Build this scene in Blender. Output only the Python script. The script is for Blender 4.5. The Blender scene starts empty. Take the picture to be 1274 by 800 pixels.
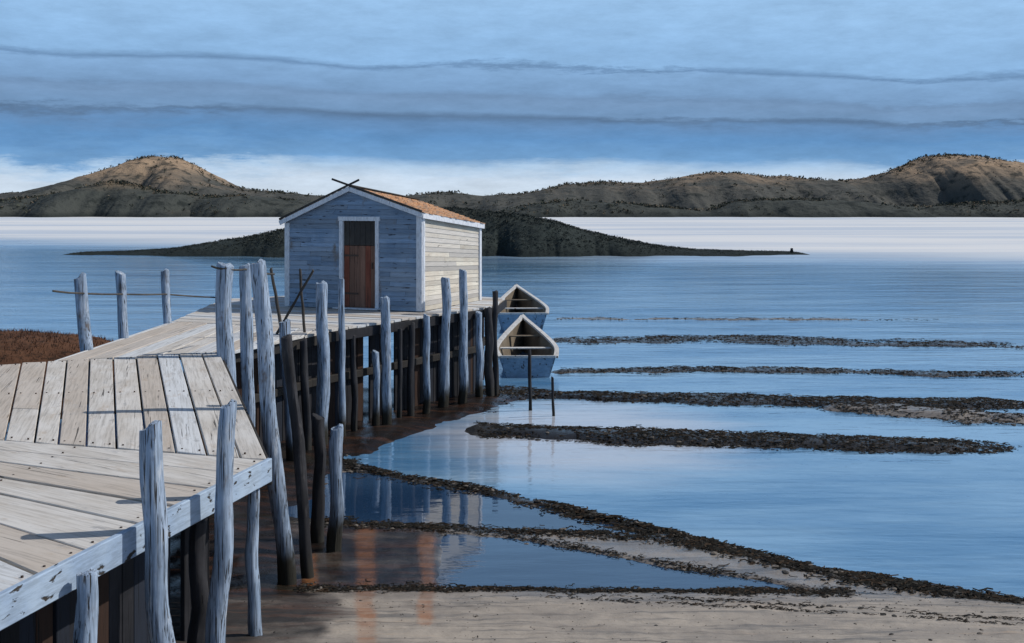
import bpy, bmesh, math, random
from mathutils import Vector, Matrix, noise
from mathutils.bvhtree import BVHTree
random.seed(11)
rnd = random.random
def U(a, b): return a + (b - a) * rnd()
scene = bpy.context.scene
COL = scene.collection

# ------------------------------------------------------------------ camera, sky, sun, exposure
F = 1366.0          # focal length in pixels of a 1274 px wide picture
CAMZ = 4.9          # eye height above the water
HOR = 255.0         # picture row of the horizon
cam_d = bpy.data.cameras.new('camera'); cam = bpy.data.objects.new('camera', cam_d); COL.objects.link(cam)
cam.location = (0, 0, CAMZ); cam.rotation_euler = (math.radians(90), 0, 0)
cam_d.sensor_fit = 'HORIZONTAL'; cam_d.sensor_width = 36; cam_d.lens = 36 * F / 1274
cam_d.shift_y = -(400 - HOR) / 1274
cam_d.clip_start = 0.1; cam_d.clip_end = 20000
scene.camera = cam

SUN_AZ = math.radians(80); SUN_EL = math.radians(42)
sun_dir = Vector((math.sin(SUN_AZ) * math.cos(SUN_EL), math.cos(SUN_AZ) * math.cos(SUN_EL), math.sin(SUN_EL)))
sun_d = bpy.data.lights.new('sun', 'SUN'); sun_d.energy = 3.3; sun_d.angle = math.radians(0.5); sun_d.color = (1, .95, .88)
sun = bpy.data.objects.new('sun', sun_d); COL.objects.link(sun)
sun.rotation_euler = sun_dir.to_track_quat('Z', 'Y').to_euler(); sun.location = (40, -10, 60)

def s2l(c):
    return tuple((v / 12.92 if v <= .04045 else ((v + .055) / 1.055) ** 2.4) for v in [x / 255 for x in c])

world = bpy.data.worlds.new('World'); scene.world = world; world.use_nodes = True
nt = world.node_tree; nt.nodes.clear()
def WN(t, **k):
    n = nt.nodes.new(t)
    for a, b in k.items(): setattr(n, a, b)
    return n
L = nt.links.new
wo = WN('ShaderNodeOutputWorld'); bg = WN('ShaderNodeBackground'); bg.inputs[1].default_value = .075; L(bg.outputs[0], wo.inputs[0])
sky = WN('ShaderNodeTexSky', sky_type='NISHITA', sun_disc=False, sun_elevation=SUN_EL, sun_rotation=SUN_AZ)
tc = WN('ShaderNodeTexCoord'); sep = WN('ShaderNodeSeparateXYZ'); L(tc.outputs['Generated'], sep.inputs[0])
def wnoise(sx, sz, scale, detail, rough=.55):
    m = WN('ShaderNodeMapping'); m.inputs['Scale'].default_value = (sx, sx, sz); L(tc.outputs['Generated'], m.inputs[0])
    n = WN('ShaderNodeTexNoise'); n.inputs['Scale'].default_value = scale; n.inputs['Detail'].default_value = detail; n.inputs['Roughness'].default_value = rough
    L(m.outputs[0], n.inputs['Vector']); return n.outputs['Fac']
def wmath(op, a, b, c=None):
    n = WN('ShaderNodeMath', operation=op)
    for i, v in enumerate((a, b, c)):
        if v is None: continue
        if isinstance(v, (int, float)): n.inputs[i].default_value = v
        else: L(v, n.inputs[i])
    return n.outputs[0]
warp = wmath('MULTIPLY_ADD', wnoise(1, 1.5, 2.2, 2), .045, -.0225)
fine = wmath('MULTIPLY', wmath('ADD', wnoise(3.5, 22, 4, 8, .7), -.5), wmath('MULTIPLY_ADD', wmath('MAXIMUM', wmath('ADD', wnoise(1, 3, 3.1, 2), -.42), 0), .16, .008))
tl = wmath('MINIMUM', wmath('MAXIMUM', wmath('MULTIPLY', wmath('SUBTRACT', sep.outputs[2], .05), 22.0), 0.0), 1.0)
tilt = wmath('MULTIPLY', wmath('MULTIPLY', sep.outputs[0], tl), .03)
zz = wmath('ADD', wmath('ADD', wmath('ADD', sep.outputs[2], warp), fine), tilt)
ramp = WN('ShaderNodeValToRGB'); L(wmath('MULTIPLY', zz, 4.0), ramp.inputs[0])
cr = ramp.color_ramp
stops = [(0, (200, 214, 228)), (.018, (198, 214, 231)), (.030, (170, 197, 224)), (.038, (112, 156, 200)), (.055, (98, 144, 192)), (.068, (102, 140, 183)), (.0745, (92, 120, 153)), (.0785, (114, 148, 186)),
         (.089, (118, 150, 187)), (.0935, (113, 144, 180)), (.098, (120, 155, 194)), (.116, (130, 167, 207)), (.1192, (108, 142, 180)), (.124, (138, 178, 219)), (.18, (150, 189, 228)), (.245, (148, 188, 228))]
for i, (p, c) in enumerate(stops):
    e = cr.elements[i] if i < 2 else cr.elements.new(p * 4)
    e.position = p * 4; e.color = (*s2l(c), 1)
brt = WN('ShaderNodeVectorMath', operation='SCALE'); L(ramp.outputs[0], brt.inputs[0])
streak = wmath('MULTIPLY_ADD', wnoise(3.2, 13, 5, 8, .72), .66, .715)
L(wmath('MULTIPLY', streak, 1 / .075), brt.inputs[3])
mr = WN('ShaderNodeMapRange', interpolation_type='SMOOTHSTEP'); L(sep.outputs[2], mr.inputs[0])
mr.inputs[1].default_value = .2; mr.inputs[2].default_value = .55; mr.inputs[3].default_value = 1; mr.inputs[4].default_value = 0
mix = WN('ShaderNodeMix', data_type='RGBA'); L(mr.outputs[0], mix.inputs[0]); L(sky.outputs[0], mix.inputs[6]); L(brt.outputs[0], mix.inputs[7])
L(mix.outputs[2], bg.inputs[0])

scene.render.engine = 'CYCLES'
vs = scene.view_settings; vs.view_transform = 'Standard'; vs.look = 'None'; vs.exposure = 0.0; vs.gamma = 1; vs.use_curve_mapping = False

# ------------------------------------------------------------------ helpers
def at(x, y, Y):   # point seen at picture (x, y) at distance Y
    return Vector(((x - 637) * Y / F, Y, CAMZ - (y - HOR) * Y / F))
def ground(x, y, z=0.0):
    Y = (CAMZ - z) * F / (y - HOR)
    return Vector(((x - 637) * Y / F, Y, z))
def tag(o, label=None, cat=None, group=None, kind=None):
    if label: o['label'] = label
    if cat: o['category'] = cat
    if group: o['group'] = group
    if kind: o['kind'] = kind
    return o
def empty(name, loc, rz=0):
    o = bpy.data.objects.new(name, None); COL.objects.link(o); o.location = loc; o.rotation_euler = (0, 0, rz); o.empty_display_size = .2
    return o
class MB:
    def __init__(self): self.v = []; self.f = []
    def add(self, vs, fs):
        b = len(self.v); self.v += [tuple(p) for p in vs]; self.f += [tuple(i + b for i in f) for f in fs]
    def prism(self, bot, top):   # two matching loops, ccw from above
        n = len(bot); self.add(list(bot) + list(top), [tuple(reversed(range(n))), tuple(range(n, 2 * n))] + [(i, (i + 1) % n, n + (i + 1) % n, n + i) for i in range(n)])
    def box(self, a, b):
        (x0, y0, z0), (x1, y1, z1) = a, b
        self.prism([(x0, y0, z0), (x1, y0, z0), (x1, y1, z0), (x0, y1, z0)], [(x0, y0, z1), (x1, y0, z1), (x1, y1, z1), (x0, y1, z1)])
    def bar(self, p, q, w, h, up=(0, 0, 1)):   # board from p to q, w across, h along up
        p, q = Vector(p), Vector(q); d = (q - p).normalized(); s = d.cross(Vector(up)).normalized(); u = s.cross(d).normalized()
        s *= w / 2; u *= h / 2
        c = [-s - u, s - u, s + u, -s + u]
        self.add([p + k for k in c] + [q + k for k in c], [(0, 1, 2, 3), (7, 6, 5, 4), (0, 4, 5, 1), (1, 5, 6, 2), (2, 6, 7, 3), (3, 7, 4, 0)])
    def tube(self, pts, rads, n=8, jit=0.0, cap=True, seed=0):
        pts = [Vector(p) for p in pts]; rings = []
        for i, p in enumerate(pts):
            d = (pts[min(i + 1, len(pts) - 1)] - pts[max(i - 1, 0)]).normalized()
            a = d.cross(Vector((0, 1, 0.03))); a = a.normalized() if a.length > 1e-4 else Vector((1, 0, 0)); b = d.cross(a)
            ring = []
            for k in range(n):
                t = 2 * math.pi * k / n
                r = rads[i] * (1 + jit * noise.noise(Vector((math.cos(t) * 1.6 + seed * 7.3, math.sin(t) * 1.6, i * .35 + seed))))
                ring.append(p + a * math.cos(t) * r + b * math.sin(t) * r)
            rings.append(ring)
        vs = [v for r in rings for v in r]; fs = []
        for i in range(len(pts) - 1):
            for k in range(n):
                k2 = (k + 1) % n; fs.append((i * n + k, i * n + k2, (i + 1) * n + k2, (i + 1) * n + k))
        if cap: fs += [tuple(reversed(range(n))), tuple((len(pts) - 1) * n + k for k in range(n))]
        self.add(vs, fs)
    def build(self, name, mat, parent=None, smooth=False, bevel=0, origin=None):
        me = bpy.data.meshes.new(name)
        o_ = Vector(origin) if origin is not None else Vector((0, 0, 0))
        me.from_pydata([Vector(p) - o_ for p in self.v], [], self.f); me.update()
        bm = bmesh.new(); bm.from_mesh(me); bmesh.ops.recalc_face_normals(bm, faces=bm.faces)
        if bevel: bmesh.ops.bevel(bm, geom=bm.edges[:], offset=bevel, segments=1, affect='EDGES', clamp_overlap=True)
        bm.to_mesh(me); bm.free()
        if smooth: me.polygons.foreach_set('use_smooth', [True] * len(me.polygons))
        me.materials.append(mat)
        o = bpy.data.objects.new(name, me); COL.objects.link(o)
        if parent: o.parent = parent
        o.location = o_
        return o
    def soup(self, name, mat, smooth=False):   # leaf soup: no normal recalculation
        me = bpy.data.meshes.new(name); me.from_pydata(self.v, [], self.f); me.update()
        if smooth: me.polygons.foreach_set('use_smooth', [True] * len(me.polygons))
        me.materials.append(mat); o = bpy.data.objects.new(name, me); COL.objects.link(o); return o
def lerp(a, b, t): return a + (b - a) * t
def sstep(a, b, x):
    t = max(0, min(1, (x - a) / (b - a))); return t * t * (3 - 2 * t)
def poly(tab, x):   # piecewise linear table
    if x <= tab[0][0]: return tab[0][1]
    for (x0, y0), (x1, y1) in zip(tab, tab[1:]):
        if x <= x1: return y0 + (y1 - y0) * (x - x0) / (x1 - x0)
    return tab[-1][1]
def fbm(p, o=4): return noise.fractal(Vector(p), 1.0, 2.0, o)

# ------------------------------------------------------------------ materials
class MT:
    def __init__(self, name):
        self.m = bpy.data.materials.new(name); self.m.use_nodes = True; self.t = self.m.node_tree
        self.b = self.t.nodes['Principled BSDF']; self.tc = self.n('ShaderNodeTexCoord')
    def n(self, t, **k):
        x = self.t.nodes.new(t)
        for a, b in k.items(): setattr(x, a, b)
        return x
    def l(self, a, b): self.t.links.new(a, b)
    def put(self, v, sock):
        if isinstance(v, (int, float)): sock.default_value = v
        elif isinstance(v, tuple): sock.default_value = (*v, 1) if len(v) == 3 and sock.type == 'RGBA' else v
        else: self.l(v, sock)
    def noise(self, sc=(1, 1, 1), scale=1, detail=4, rough=.55, coord='Object', dist=0):
        m = self.n('ShaderNodeMapping'); m.inputs['Scale'].default_value = sc; self.l(self.tc.outputs[coord], m.inputs[0])
        x = self.n('ShaderNodeTexNoise'); x.inputs['Scale'].default_value = scale; x.inputs['Detail'].default_value = detail; x.inputs['Roughness'].default_value = rough; x.inputs['Distortion'].default_value = dist
        self.l(m.outputs[0], x.inputs['Vector']); return x.outputs['Fac']
    def math(self, op, a, b=0.0, c=0.0, clamp=False):
        x = self.n('ShaderNodeMath', operation=op, use_clamp=clamp)
        for i, v in enumerate((a, b, c)): self.put(v, x.inputs[i])
        return x.outputs[0]
    def rng(self, v, a, b, c=0.0, d=1.0):
        x = self.n('ShaderNodeMapRange', interpolation_type='SMOOTHSTEP'); self.put(v, x.inputs[0])
        for i, q in enumerate((a, b, c, d)): self.put(q, x.inputs[i + 1])
        return x.outputs[0]
    def mix(self, f, a, b, mode='MIX'):
        x = self.n('ShaderNodeMix', data_type='RGBA', blend_type=mode); self.put(f, x.inputs[0]); self.put(a, x.inputs[6]); self.put(b, x.inputs[7]); return x.outputs[2]
    def island(self): return self.n('ShaderNodeNewGeometry').outputs['Random Per Island']
    def pos(self):
        s = self.n('ShaderNodeSeparateXYZ'); self.l(self.n('ShaderNodeNewGeometry').outputs['Position'], s.inputs[0]); return s.outputs
    def attr(self, name): return self.n('ShaderNodeAttribute', attribute_name=name).outputs['Fac']
    def bump(self, h, strength=.4, dist=.01):
        b = self.n('ShaderNodeBump'); b.inputs['Strength'].default_value = strength; b.inputs['Distance'].default_value = dist; self.l(h, b.inputs['Height']); self.l(b.outputs[0], self.b.inputs['Normal'])
    def col(self, c): self.put(c, self.b.inputs['Base Color'])
    def rough(self, r): self.put(r, self.b.inputs['Roughness'])
    def spec(self, s): self.b.inputs['Specular IOR Level'].default_value = s

def wood(name, ca, cb, crack=(.04, .035, .03), grain=(14, 14, .9), isl=None, stain=None, tide=None, rough=.8, coord='Object', crackamt=.62, bump=.6, fleck=None, grainamt=.45):
    m = MT(name)
    g = m.noise(grain, 2.4, 6, .65, coord); big = m.noise((.9, .9, .9), 1.7, 4, .6, coord)
    c = m.mix(m.rng(big, .34, .66), ca, cb)
    if isl:
        for i, q in enumerate(isl):
            r = m.math('FRACT', m.math('MULTIPLY', m.island(), 7.31 + 3.17 * i))
            c = m.mix(m.rng(r, .58, .8), c, q)
        r = m.math('FRACT', m.math('MULTIPLY', m.island(), 17.3))
        c = m.mix(1.0, c, m.mix(r, (.72, .72, .72), (1.12, 1.12, 1.12)), 'MULTIPLY')
    c = m.mix(m.math('MULTIPLY', m.rng(g, .40, .64), grainamt), c, m.mix(.55, c, crack))
    if fleck: c = m.mix(m.rng(m.noise((3, 3, .7), 3, 5, .7, coord), .56, .7), c, fleck)
    ck = m.noise((grain[0] * 1.8, grain[1] * 1.8, grain[2] * .55), 2.1, 3, .5, coord)
    cm = m.rng(ck, crackamt, crackamt + .07)
    c = m.mix(cm, c, crack)
    if stain: c = m.mix(m.rng(m.noise((1, 1, .5), 2.3, 5, .7, coord), stain[1], stain[1] + .14), c, stain[0])
    if tide is not None:   # weed and wet line of the tide on the foot of a post
        h = m.math('ADD', m.pos()[2], m.math('MULTIPLY', m.noise((5, 5, 2), 2, 4), .5))
        c = m.mix(m.rng(h, tide, tide + .55, 1, 0), c, (.022, .02, .014))
    m.col(c); m.rough(rough); m.spec(.3)
    m.bump(m.math('SUBTRACT', m.math('MULTIPLY', g, .5), cm), bump, .012)
    return m.m

M = {}
M['post'] = wood('weathered_post_wood', (.25, .335, .455), (.39, .485, .62), (.03, .027, .026), grain=(20, 20, 1.1), tide=.5, fleck=(.50, .54, .59), stain=((.13, .105, .09), .56), crackamt=.575, bump=1.0, grainamt=.8)
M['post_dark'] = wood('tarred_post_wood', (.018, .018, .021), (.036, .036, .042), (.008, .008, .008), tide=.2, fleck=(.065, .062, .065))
M['stick'] = wood('slender_pole_wood', (.035, .03, .028), (.08, .07, .06))
M['plank_far'] = None
def plank_mat(name, ang):
    # grain runs along the plank direction (angle in the ground plane)
    m = MT(name)
    rot = m.n('ShaderNodeMapping'); rot.inputs['Rotation'].default_value = (0, 0, -ang); m.l(m.tc.outputs['Object'], rot.inputs[0])
    off = m.n('ShaderNodeVectorMath', operation='SCALE'); cmb = m.n('ShaderNodeCombineXYZ'); m.l(m.math('MULTIPLY', m.island(), 37.0), cmb.inputs[0]); m.l(m.math('MULTIPLY', m.island(), 11.0), cmb.inputs[2])
    ad = m.n('ShaderNodeVectorMath', operation='ADD'); m.l(rot.outputs[0], ad.inputs[0]); m.l(cmb.outputs[0], ad.inputs[1])
    def nz(sc, scale, detail=5, rough=.6):
        mp = m.n('ShaderNodeMapping'); mp.inputs['Scale'].default_value = sc; m.l(ad.outputs[0], mp.inputs[0])
        x = m.n('ShaderNodeTexNoise'); x.inputs['Scale'].default_value = scale; x.inputs['Detail'].default_value = detail; x.inputs['Roughness'].default_value = rough; m.l(mp.outputs[0], x.inputs['Vector']); return x.outputs['Fac']
    g = nz((.8, 22, 22), 1.6, 7, .7); big = nz((.6, 1.6, 1), 1.5)
    r = m.island(); r2 = m.math('FRACT', m.math('MULTIPLY', r, 9.7)); r3 = m.math('FRACT', m.math('MULTIPLY', r, 23.1))
    c = m.mix(m.rng(big, .35, .65), (.54, .505, .46), (.64, .62, .59))
    c = m.mix(m.rng(r2, .5, .62, 0, .6), c, (.48, .405, .335))
    c = m.mix(m.rng(r3, .62, .74, 0, .8), c, (.62, .655, .69))
    c = m.mix(m.rng(nz((.7, 2, 1), 2.6, 6, .7), .55, .72, 0, .5), c, (.40, .30, .21))
    c = m.mix(m.rng(nz((1.3, 3, 1), 2.1, 6, .7), .58, .7, 0, .6), c, (.30, .31, .33))
    c = m.mix(m.math('MULTIPLY', m.rng(g, .42, .72), .5), c, (.16, .14, .12))
    ck = m.rng(nz((.35, 16, 16), 2.2, 3, .5), .66, .70); c = m.mix(m.math('MULTIPLY', ck, .85), c, (.05, .045, .04))
    m.col(c); m.rough(.85); m.spec(.25); m.bump(m.math('SUBTRACT', m.math('MULTIPLY', g, .4), ck), .55, .01)
    return m.m
M['fascia'] = wood('blue_grey_edge_board', (.30, .40, .54), (.38, .48, .60), grain=(6, 1.5, 14), stain=((.10, .085, .075), .63), coord='Object')
M['tar'] = wood('dark_bulkhead_boards', (.012, .013, .017), (.028, .028, .034), (.006, .006, .006), grain=(12, 12, 1), isl=[(.016, .022, .036), (.045, .023, .015)], tide=-.2)  # outer edge boards, and added boards that hold the under-deck shade
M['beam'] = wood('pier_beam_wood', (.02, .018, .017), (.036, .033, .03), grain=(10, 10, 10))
M['clap'] = wood('blue_grey_clapboard', (.235, .335, .47), (.31, .405, .53), (.05, .055, .07), grain=(1, 8, 18), isl=[(.29, .36, .45)], stain=((.20, .19, .19), .57), crackamt=.64)
M['cream'] = wood('cream_clapboard', (.66, .59, .49), (.73, .68, .58), (.22, .2, .18), grain=(8, 1, 18), isl=[(.55, .52, .48)], stain=((.42, .38, .33), .64), crackamt=.68)
M['white'] = wood('white_trim_paint', (.66, .70, .76), (.74, .76, .80), (.16, .15, .15), grain=(9, 9, 3), stain=((.36, .36, .38), .66), crackamt=.66)
M['door'] = wood('rust_red_door_boards', (.26, .075, .045), (.33, .115, .068), (.03, .02, .015), grain=(16, 16, .9), isl=[(.24, .13, .09)], stain=((.04, .028, .024), .6))
M['roofdark'] = wood('dark_roof_edge', (.035, .032, .03), (.06, .055, .05), grain=(3, 3, 3))
def roof_mat():
    m = MT('orange_wood_shingles')
    r = m.island(); r2 = m.math('FRACT', m.math('MULTIPLY', r, 13.7))
    c = m.mix(r, (.52, .275, .145), (.66, .40, .23)); c = m.mix(m.rng(r2, .74, .85), c, (.42, .30, .22)); c = m.mix(m.rng(r2, .03, .1, .8, 0), c, (.16, .10, .07))
    c = m.mix(m.rng(m.noise((1, 1, 1), 2.2, 5, .65), .52, .7, 0, .6), c, (.26, .18, .13))
    g = m.noise((2, 30, 2), 3, 4); m.col(m.mix(m.math('MULTIPLY', m.rng(g, .4, .7), .4), c, (.12, .07, .05))); m.rough(.85); m.spec(.2); m.bump(g, .4, .008)
    return m.m
M['roof'] = roof_mat()

def water_mat(name, deep, light, pale_far=False, rip=.35, ior=1.6, rough=.06):
    m = MT(name); P = m.pos()
    n1 = m.noise((.07, .24, 1), 1, 7, .66); n2 = m.noise((.03, .35, 1), 1.6, 6, .65)
    c = m.mix(m.rng(n1, .38, .62), deep, light)
    c = m.mix(m.rng(n2, .56, .66, 0, .45), c, tuple(v * .8 for v in deep))
    if pale_far:  # sky's pale reflection on the far water, painted into its base colour
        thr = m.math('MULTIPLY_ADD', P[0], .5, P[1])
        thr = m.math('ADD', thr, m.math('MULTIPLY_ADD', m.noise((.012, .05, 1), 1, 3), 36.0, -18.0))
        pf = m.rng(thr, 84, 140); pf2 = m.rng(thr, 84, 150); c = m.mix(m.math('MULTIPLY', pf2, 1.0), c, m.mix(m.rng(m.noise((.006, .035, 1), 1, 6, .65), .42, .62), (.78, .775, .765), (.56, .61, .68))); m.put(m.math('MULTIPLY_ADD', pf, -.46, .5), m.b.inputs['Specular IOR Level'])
        dx = m.math('MULTIPLY', m.math('SUBTRACT', P[0], 1.6), .27); dy = m.math('MULTIPLY', m.math('SUBTRACT', P[1], 23.4), .23)  # pale patch off the pier: sky reflection painted into the water colour
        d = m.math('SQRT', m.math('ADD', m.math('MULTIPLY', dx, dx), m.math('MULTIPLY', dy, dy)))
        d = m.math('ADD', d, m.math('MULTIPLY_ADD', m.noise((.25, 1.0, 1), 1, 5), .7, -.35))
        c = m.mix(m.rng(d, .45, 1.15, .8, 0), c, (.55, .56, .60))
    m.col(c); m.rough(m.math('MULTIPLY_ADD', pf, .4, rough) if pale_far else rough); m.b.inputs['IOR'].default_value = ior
    w1 = m.noise((.7, 2.6, 1), 1.1, 4, .55); w2 = m.noise((.12, .5, 1), 1.0, 3, .5)
    m.bump(m.math('MULTIPLY_ADD', w2, 2.0, w1), rip, .05)
    return m.m
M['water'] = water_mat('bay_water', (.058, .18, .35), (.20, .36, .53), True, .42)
M['pool'] = water_mat('tide_pool_water', (.015, .042, .095), (.03, .07, .14), False, .09, 1.8, .03)

def ground_mat():
    m = MT('wet_sand_and_mud'); P = m.pos(); mud = m.attr('mud'); weed = m.attr('weed')
    n = m.noise((.5, 1.2, 1), 1.3, 6, .62); f = m.noise((1, 1, 1), 26, 4, .6); st = m.noise((.35, 3.2, 1), 1.4, 6, .68)
    c = m.mix(m.rng(n, .35, .65), (.27, .235, .20), (.37, .32, .265))
    c = m.mix(m.rng(st, .5, .64, 0, .9), c, (.15, .14, .13)); c = m.mix(m.rng(m.noise((.25, 5.5, 1), 1.3, 6, .7), .57, .66, 0, .65), c, (.07, .062, .055))
    c = m.mix(m.rng(st, .28, .4, .45, 0), c, (.50, .35, .22))
    c = m.mix(m.math('MULTIPLY', m.rng(f, .5, .72), .35), c, (.16, .135, .11))
    md = m.rng(m.math('ADD', mud, m.math('MULTIPLY_ADD', n, .9, -.45)), .3, .7)  # mud, and the under-deck shade painted along with it
    c = m.mix(md, c, m.mix(m.rng(st, .46, .66), (.016, .013, .012), (.07, .033, .02)))
    wd = m.rng(m.math('ADD', weed, m.math('MULTIPLY_ADD', f, 1.2, -.6)), .35, .6)
    c = m.mix(m.math('MULTIPLY', wd, .9), c, (.024, .021, .016))
    rs = m.rng(m.math('ADD', m.attr('rust'), m.math('MULTIPLY_ADD', f, .8, -.4)), .2, .8); c = m.mix(m.math('MULTIPLY', rs, m.rng(st, .3, .7, .22, .75)), c, (.32, .13, .045))  # blends the painted shed reflection into the sand colour
    h = m.math('ADD', P[2], m.math('MULTIPLY_ADD', n, .14, -.07)); wet = m.rng(h, .03, .30, 1, 0)
    c = m.mix(m.math('MULTIPLY', wet, .45), c, m.mix(1, c, (.5, .5, .52), 'MULTIPLY'))
    m.col(c); m.rough(m.math('MULTIPLY_ADD', wet, -.58, .8)); m.spec(.6)
    m.bump(m.math('ADD', f, m.math('MULTIPLY', st, .8)), .35, .02)
    return m.m
M['ground'] = ground_mat()
def hill_mat(name, dark, mid, tan, h0, h1, sc):
    m = MT(name); P = m.pos(); n = m.noise((1, 1, 1.6), .022 * sc, 6, .62); f = m.noise((1, 1, 1.5), .16 * sc, 5, .65)
    h = m.math('ADD', P[2], m.math('MULTIPLY_ADD', n, (h1 - h0) * 2.6, -(h1 - h0) * 1.3))
    c = m.mix(m.rng(h, h0, h1), mid, tan); c = m.mix(m.rng(n, .52, .64, 0, .7), c, mid); c = m.mix(m.rng(f, .5, .64, 0, .8), c, dark)
    c = m.mix(m.rng(P[2], 0, h0 * .35, .9, 0), c, dark)
    m.col(c); m.rough(.95); m.spec(.1); m.bump(f, .8, 2 / sc); return m.m
M['hill'] = hill_mat('heath_hillside', (.03, .036, .034), (.085, .086, .078), (.36, .26, .175), 11, 25, 1)
M['shore'] = hill_mat('dark_shore_ridge', (.022, .027, .026), (.062, .068, .062), (.20, .155, .105), 8, 17, 1)
M['island'] = hill_mat('dark_heath_island', (.018, .024, .024), (.034, .043, .041), (.06, .062, .052), 3.2, 6.5, 5)
M['bank'] = hill_mat('peat_bank', (.02, .015, .012), (.07, .035, .022), (.12, .06, .035), .6, 1.6, 30)
def leaf(name, a, b, c3=None):
    m = MT(name); r = m.island(); c = m.mix(r, a, b)
    if c3: c = m.mix(m.rng(m.math('FRACT', m.math('MULTIPLY', r, 11.3)), .7, .8), c, c3)
    m.col(c); m.rough(.85); m.spec(.15); return m.m
M['scrub'] = leaf('hill_scrub', (.03, .038, .03), (.075, .08, .06), (.17, .13, .09))
M['islescrub'] = leaf('island_scrub', (.022, .029, .027), (.04, .05, .046), (.055, .058, .048))
M['weed'] = leaf('seaweed', (.008, .008, .007), (.02, .018, .014), (.04, .026, .016))
M['stone'] = leaf('shore_stone', (.03, .03, .03), (.085, .08, .075), (.16, .14, .12))
M['rust_grass'] = leaf('rust_marsh_grass', (.085, .04, .024), (.13, .062, .035), (.02, .016, .012))
M['boat_in'] = wood('boat_inner_wood', (.15, .12, .085), (.23, .19, .14), grain=(2, 10, 10), stain=((.14, .11, .08), .6))
M['boat_hull'] = wood('boat_blue_paint', (.22, .34, .48), (.31, .43, .56), grain=(3, 8, 8), stain=((.10, .10, .11), .6))
M['boat_rim'] = wood('boat_pale_rail', (.58, .57, .55), (.68, .68, .68), grain=(3, 8, 8), stain=((.32, .29, .26), .62))
M['rope'] = wood('old_rope', (.05, .045, .04), (.10, .09, .08))
def metal(name, c):
    m = MT(name); m.col(m.mix(m.noise((1, 1, 1), 30, 4), c, (.10, .05, .03))); m.rough(.6); m.b.inputs['Metallic'].default_value = .5; return m.m
M['iron'] = metal('rusty_iron', (.06, .055, .05))

# ------------------------------------------------------------------ setting: water, flats, beach
def sheet(name, corners, z, mat, nx=1, ny=1):
    mb = MB(); mb.add([(x, y, z) for x, y in corners], [tuple(range(len(corners)))]); return mb.build(name, mat)
tag(sheet('water', [(-9000, -60), (9000, -60), (9000, 9000), (-9000, 9000)], 0, M['water']), 'blue bay water, pale towards the far shore', kind='structure')

L1 = [(300, 560), (440, 582), (600, 610), (700, 632), (800, 657), (900, 682), (1000, 706), (1130, 731), (1274, 756), (1600, 800)]
L2 = [(300, 645), (430, 652), (600, 662), (760, 668), (850, 676), (930, 692), (1600, 803)]
L3 = [(300, 655), (540, 660), (640, 670), (760, 691), (860, 709), (940, 722), (1010, 734), (1600, 806)]
L4 = [(300, 737), (700, 738), (1000, 743), (1110, 748), (1274, 775), (1600, 830)]
BARS = [  # x range, centre row table, half thickness, height, seaweed
    ((690, 1400), [(690, 424), (900, 422), (1274, 430)], 7.5, .03, .85),
    ((695, 1400), [(695, 463), (900, 460), (1274, 466)], 7, .028, .8),
    ((690, 1290), [(690, 397), (1274, 398)], 1.8, .02, .5),  # ripple line on the water, built up as a thin weed bar
    ((600, 1400), [(600, 489), (760, 494), (1000, 500), (1274, 504)], 10, .05, 1.0),
    ((1040, 1400), [(1040, 506), (1150, 514), (1274, 524)], 15, .08, .32),
    ((595, 1330), [(595, 536), (760, 543), (1000, 551), (1290, 558)], 17, .07, 1.0),
]
EDGE = [Vector(p) for p in ((-3.74, 6.0), (-2.5, 11.2), (-5.2, 19.5), (-3.8, 22.9), (-.45, 28.4), (-.2, 30.8))]
def seg_d(p, a, b):
    ab = b - a; t = max(0, min(1, (p - a).dot(ab) / ab.length_squared)); q = a + ab * t; side = ab.x * (p - a).y - ab.y * (p - a).x
    return (p - q).length, side
def pier_d(X, Y):   # signed: positive on the open (right) side of the pier's edge
    p = Vector((X, Y)); best = min((seg_d(p, a, b) for a, b in zip(EDGE, EDGE[1:])), key=lambda r: r[0])
    return best[0] if best[1] < 0 else -best[0]
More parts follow.
